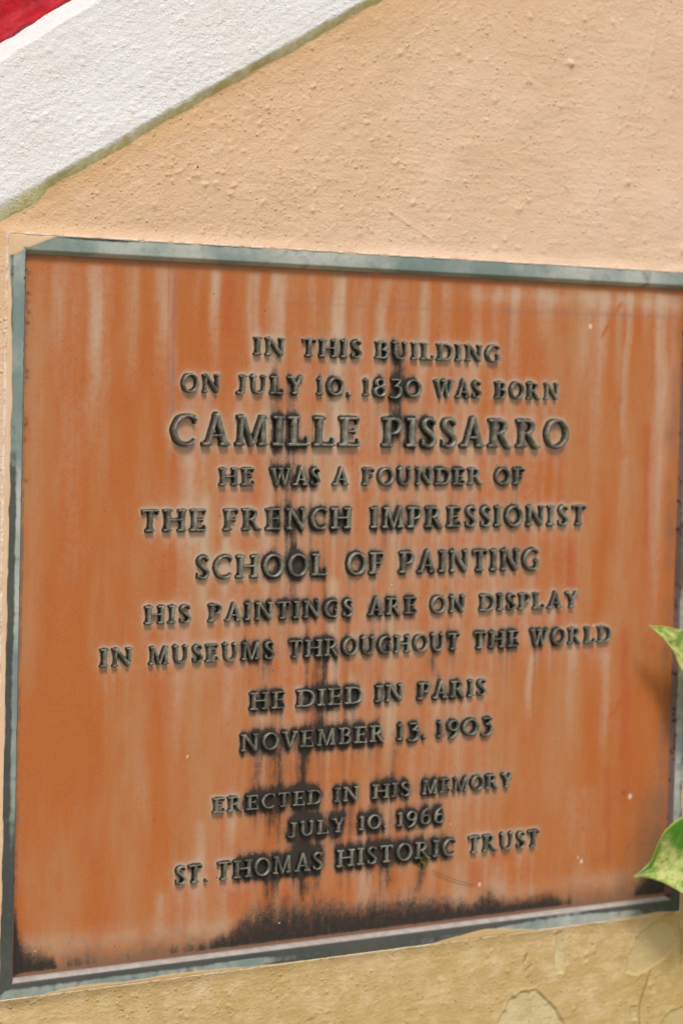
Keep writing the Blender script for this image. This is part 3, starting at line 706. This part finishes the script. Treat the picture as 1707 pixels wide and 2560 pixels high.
    keep = np.ones((len(vs) - 1, len(us) - 1), bool); keep[it + 2:ib - 2, il + 2:ir - 2] = False
    me = grid_mesh('stucco_wall', U, V, W, keep, dict(ochre=np.clip(ochre, 0, 1), tan=np.clip(tan, 0, 1), peel=peel, dark=np.clip(dark, 0, 1), green=np.clip(green, 0, 1), lip=np.clip(lip, 0, 1)))
    o = link('stucco_wall', me, M_wall)
    return tag(o, 'rough peach stucco wall with peeling paint and a yellow bounce-light tint painted in low down, carrying the bronze plaque', 'wall')
build_wall()

# ------------------------------------------------------------------ white band and red board
def build_band():
    du = np.array([.8707, -.4918]); dn = np.array([-.4918, -.8707]); p0 = np.array([-25.9, -32.9])
    a = np.concatenate([np.arange(-900, -80, 40), np.arange(-80, 440, 1.1), np.arange(460, 1300, 40)]).astype(float)
    c = np.arange(-16, 128, 1.0)
    A, C = np.meshgrid(a, c)
    topc = 92.8 + .057 * A                                      # upper arris
    topc = np.clip(topc, 70, 118) + (fbm(A / 14, A * 0, 401, 3) - .5) * 2.5
    gw = 6.0 + 7.0 * fbm(A / 26, A * 0, 403, 3) + 4.5 * np.exp(-((A + 5) / 45) ** 2) - 3.5 * np.exp(-((A - 255) / 40) ** 2)
    edge = (fbm(A / 5, A * 0, 405, 3) - .5) * 1.6
    FR = -10.0
    prof = FR + 0 * C
    # the lower arris rolls back to the wall
    rb = np.clip((3.0 - (C - edge)) / (gw + 2), 0, 1) ** 1.2
    prof = prof + rb * (FR * -1 + WALLW + 1.5)
    prof = np.where(C < -gw - 2, 2.0, prof)
    # the weathered top slopes back to the red board
    s = np.clip((C - topc) / 13.0, 0, 1.4)
    prof = prof + 24 * s ** 1.1
    n = (fbm(A / 20, C / 2.4, 411, 3) - .5) * .5 + (fbm(A / 3.0, C / 2.8, 415, 3) - .5) * .2 + (fbm(A / 60, C / 40, 417, 2) - .5) * 2
    n *= (C > -gw - 1)
    prof = prof - n
    r = np.random.default_rng(11)
    for pa, pc in zip(r.uniform(-70, 420, 900), r.uniform(2, 95, 900)):
        i = np.searchsorted(a, pa); j = int(pc + 16); k = 5
        sl = (slice(max(0, j - k), j + k), slice(max(0, i - k), i + k)); rr = r.uniform(.9, 1.9)
        prof[sl] -= r.uniform(.2, .65) * np.exp(-((A[sl] - pa) ** 2 + (C[sl] - pc) ** 2) / rr ** 2)
    green = sstep(.0, .28, rb + (fbm(A / 6, C / 3, 421, 3) - .5) * .5) * (rb > 0)
    U = p0[0] + A * du[0] + C * dn[0]; V = p0[1] + A * du[1] + C * dn[1]
    me = grid_mesh('sloping_band', U, V, prof, None, dict(green=np.clip(green, 0, 1)))
    # rows grow upwards here: flip winding
    me.flip_normals()
    o = link('sloping_band', me, M_band)
    tag(o, 'thick white plaster band with mossy lower edge, sloping up across the wall above the plaque', 'plaster band')
    # red board standing behind the band's upper slope
    c2 = np.arange(92, 420, 2.0); a2 = np.arange(-700, 900, 2.2)
    A2, C2 = np.meshgrid(a2, c2)
    e2 = 101.4 + .04 * A2 + (fbm(A2 / 12, A2 * 0, 431, 4) - .5) * 5
    Wd = 5.0 - (fbm(A2 / 20, C2 / 8, 433, 4) - .5) * 3.0 - 1.0 * np.exp(-((C2 - e2 - 2) / 2) ** 2) + 6 * sstep(e2 + .5, e2 - 2.5, C2)
    ed = np.exp(-((C2 - e2 - .2) / 1.6) ** 2)
    U2 = p0[0] + A2 * du[0] + C2 * dn[0]; V2 = p0[1] + A2 * du[1] + C2 * dn[1]
    me = grid_mesh('red_board', U2, V2, Wd, None, dict(edge=np.clip(ed, 0, 1))); me.flip_normals()
    o = link('red_board', me, M_red)
    tag(o, 'glossy red painted board with a peeling lower edge above the white band, top left corner', 'painted board')
build_band()

# ------------------------------------------------------------------ pothos vine
vine = empty('pothos_vine', (.74, -.06, -.72))
tag(vine, 'variegated yellow and green pothos vine hanging in front of the right end of the plaque', 'plant')
VO = Vector((-.74, .06, .72))
def tube(pts, rad, name, mat, parent, off):
    n = 8; vs = []; qs = []
    P = [Vector(p) for p in pts]
    for i, p in enumerate(P):
        t = (P[min(i + 1, len(P) - 1)] - P[max(i - 1, 0)]).normalized()
        s = t.cross(Vector((0, 1, .1))).normalized(); q = t.cross(s)
        for j in range(n):
            a = 2 * math.pi * j / n; vs.append(p + off + (s * math.cos(a) + q * math.sin(a)) * rad)
    for i in range(len(P) - 1):
        for j in range(n): qs.append((i * n + j, i * n + (j + 1) % n, (i + 1) * n + (j + 1) % n, (i + 1) * n + j))
    return link(name, mesh_np(name, [tuple(v) for v in vs], qs), mat, parent)
def leaf(tip, ax, a_pts, b_pts, w0, slope, fold, seed, darkside=0, name='leaf'):
    """tip (u,v) mm, ax unit axis to the base, half widths above/below the midrib by distance"""
    ax = np.array(ax, float); ax /= np.hypot(*ax); up_ = np.array([ax[1], -ax[0]])
    if up_[1] > 0: up_ = -up_
    L = a_pts[-1][0]
    s = np.concatenate([np.linspace(0, .12, 10, endpoint=False), np.linspace(.12, 1, 60)]) * L
    t = np.linspace(-1, 1, 41)
    def cr(pts):
        x = [p[0] for p in pts]; y = [p[1] for p in pts]
        v = np.interp(s, x, y); k = np.array([1, 2, 3, 2, 1.]); k /= k.sum()
        v2 = np.convolve(np.pad(v, 2, mode='edge'), k, 'valid'); v2[0] = 0; return v2
    wa, wb = cr(a_pts), cr(b_pts)
    S_, T_ = np.meshgrid(s, t)
    hw = np.where(T_ >= 0, wa[None], wb[None]) * T_
    lob = np.where(np.abs(T_) > .2, 1, 1) * (S_ / L) ** 6 * np.abs(T_) ** 1.5 * 14      # lobes reach past the stalk
    P = np.array(tip)[None, None] + ax * (S_ + lob)[..., None] + up_ * hw[..., None]
    Wd = w0 + slope * S_ - fold * np.abs(hw) ** 1.1 * .35 + 2.2 * np.sin(S_ / 13 + seed) * np.abs(T_) ** 2 + (fbm(S_ / 14 + seed * 9, T_ * 2.5 + 5, 501, 3) - .5) * 3.5
    Wd += 4 * np.exp(-S_ / 10)
    vein = np.exp(-(hw / 1.0) ** 2) + .5 * np.exp(-((np.mod(S_ - np.abs(hw) * .8, 13) - 6.5) / .7) ** 2)
    edge = sstep(.93, .99, np.abs(T_)) 
    dark = sstep(.45, .9, fbm(S_ / 16 + seed, T_ * 1.8 + seed, 503, 3) + darkside * T_ * .5 + darkside * .35 * sstep(20, 60, S_) - .12)
    me = grid_mesh(name, P[..., 0], P[..., 1], Wd, None, dict(vein=np.clip(vein, 0, 1), edge=edge, dark=np.clip(dark, 0, 1)))
    me.transform(Matrix.Translation(VO))
    o = link(name, me, M_leaf, vine)
    sol = o.modifiers.new('thickness', 'SOLIDIFY'); sol.thickness = .0007; sol.offset = 0
    base = np.array(tip) + ax * L
    return o, base, w0 + slope * L
A_low = [(0, 0), (6, 3.0), (17, 10.7), (23, 23.2), (30.5, 33.3), (41.6, 38.3), (51.4, 39.5), (63.7, 38), (82, 34), (98, 24), (112, 6)]
B_low = [(0, 0), (6, 1.5), (13.1, 4.7), (23, 12.6), (32.4, 22.3), (44.3, 35.7), (56, 43), (70, 45), (88, 40), (102, 27), (112, 6)]
A_up = [(0, 0), (6, 4.5), (14, 9.4), (22.9, 13.1), (31.3, 19.2), (45, 28), (60, 34), (80, 33), (98, 22), (110, 5)]
B_up = [(0, 0), (6, .6), (17.2, 1.8), (33.7, 3.8), (44.3, 9.3), (61, 17), (78, 24), (96, 20), (110, 5)]
stalks = []
o1 = leaf((594.9, 521), (.953, -.301), A_low, B_low, -40, -.10, .35, 2.0, .9); stalks.append(o1)
o2 = leaf((612.7, 299.8), (.80, .60), A_up, B_up, -28, -.12, .3, 4.0, .5); stalks.append(o2)
# the rest of the vine, past the right edge of the picture
for i, (tu, tv, ax_, w0, sc) in enumerate([((712), 566, (.75, -.66), -38, .95), (725, 620, (.9, -.43), -52, 1.0), (785, 425, (.85, -.52), -60, .9), (722, 250, (.7, .7), -70, .9), (752, 540, (.8, -.6), -90, 1.0), (738, 672, (.8, -.6), -70, 1.05), (700, 590, (.9, .43), -60, .9), (706, 645, (.95, .3), -48, .9)]):
    sA = [(a * sc, b * sc) for a, b in A_low]; sB = [(a * sc, b * sc) for a, b in B_low]
    stalks.append(leaf((tu, tv), ax_, sA, sB, w0, -.1, .35, 5 + i * 1.7, .4))
main = [(.80 + .02 * math.sin(z * 17), -.045 + .012 * math.sin(z * 29), -z) for z in np.linspace(.05, .98, 50)]
tube(main, .0035, 'stem', M_stem, vine, VO)
for o, b, w in stalks:
    p0 = Vector((b[0] * MM, w * MM, -b[1] * MM)); z = -p0.z
    zt = max(.06, z - .05); p1 = Vector((.80 + .02 * math.sin(zt * 17), -.045 + .012 * math.sin(zt * 29), -zt))
    pts = [p0.lerp(p1, t) + Vector((0, -.018 * math.sin(math.pi * t), .012 * math.sin(math.pi * t))) for t in np.linspace(0, 1, 10)]
    tube(pts, .0018, 'leaf_stalk', M_stem, o, VO)

# ------------------------------------------------------------------ small growths
def tuft(u, v, size, seed, name, label, n=60, w=-4):
    r = random.Random(seed); vs = []; fs = []
    for i in range(n):
        a = r.uniform(0, 6.28); L = size * r.uniform(.4, 1); el = r.uniform(.1, 1.2)
        d = Vector((math.cos(a) * math.cos(el), -math.sin(el), math.sin(a) * math.cos(el)))
        s = d.cross(Vector((.3, 1, .2))).normalized() * size * .12
        b = Vector((r.uniform(-1, 1), 0, r.uniform(-1, 1))) * size * .25
        k = len(vs); vs += [tuple((b - s) * MM), tuple((b + s) * MM), tuple((b + d * L + s * .5) * MM), tuple((b + d * L - s * .5) * MM)]
        fs.append((k, k + 1, k + 2, k + 3))
    o = link(name, mesh_np(name, vs, fs, False), M_moss); o.location = (u * MM, w * MM, -v * MM)
    return tag(o, label, 'moss', None)
tuft(387, 493, 6.5, 1, 'moss_tuft', 'small yellow green moss tuft at the foot of the last line of lettering, under HISTORIC', 40, -1)
tuft(-3.5, 12.5, 1.8, 2, 'moss_tuft', 'upper of two tiny yellow green moss dots on the plaque rim, top left', 24, -6)
tuft(-4.5, 18.5, 1.6, 3, 'moss_tuft', 'lower of two tiny yellow green moss dots on the plaque rim, top left', 24, -6)
th = [(x * MM, (-2.2 + 1.8 * ((x - 415) / 28) ** 2 * .5) * MM, -(503 + (x - 398) * .36 + 1.2 * math.sin((x - 398) / 45 * 3.14)) * MM) for x in np.linspace(398, 443, 20)]
o = tube(th, .00025, 'cobweb_thread', M_thread, None, Vector((-.398, 0, .503))); o.location = (.398, 0, -.503)
tag(o, 'thin dark cobweb thread slanting down from the moss tuft below HISTORIC', 'thread')

# ------------------------------------------------------------------ ground out of sight below
g = np.array([(-60, -60), (60, -60), (60, 0.004), (-60, 0.004)], float)
gm = mesh_np('ground', [(a, b, -1.38) for a, b in g], [(0, 1, 2, 3)], False)
tag(link('ground', gm, M_ground), kind='structure')
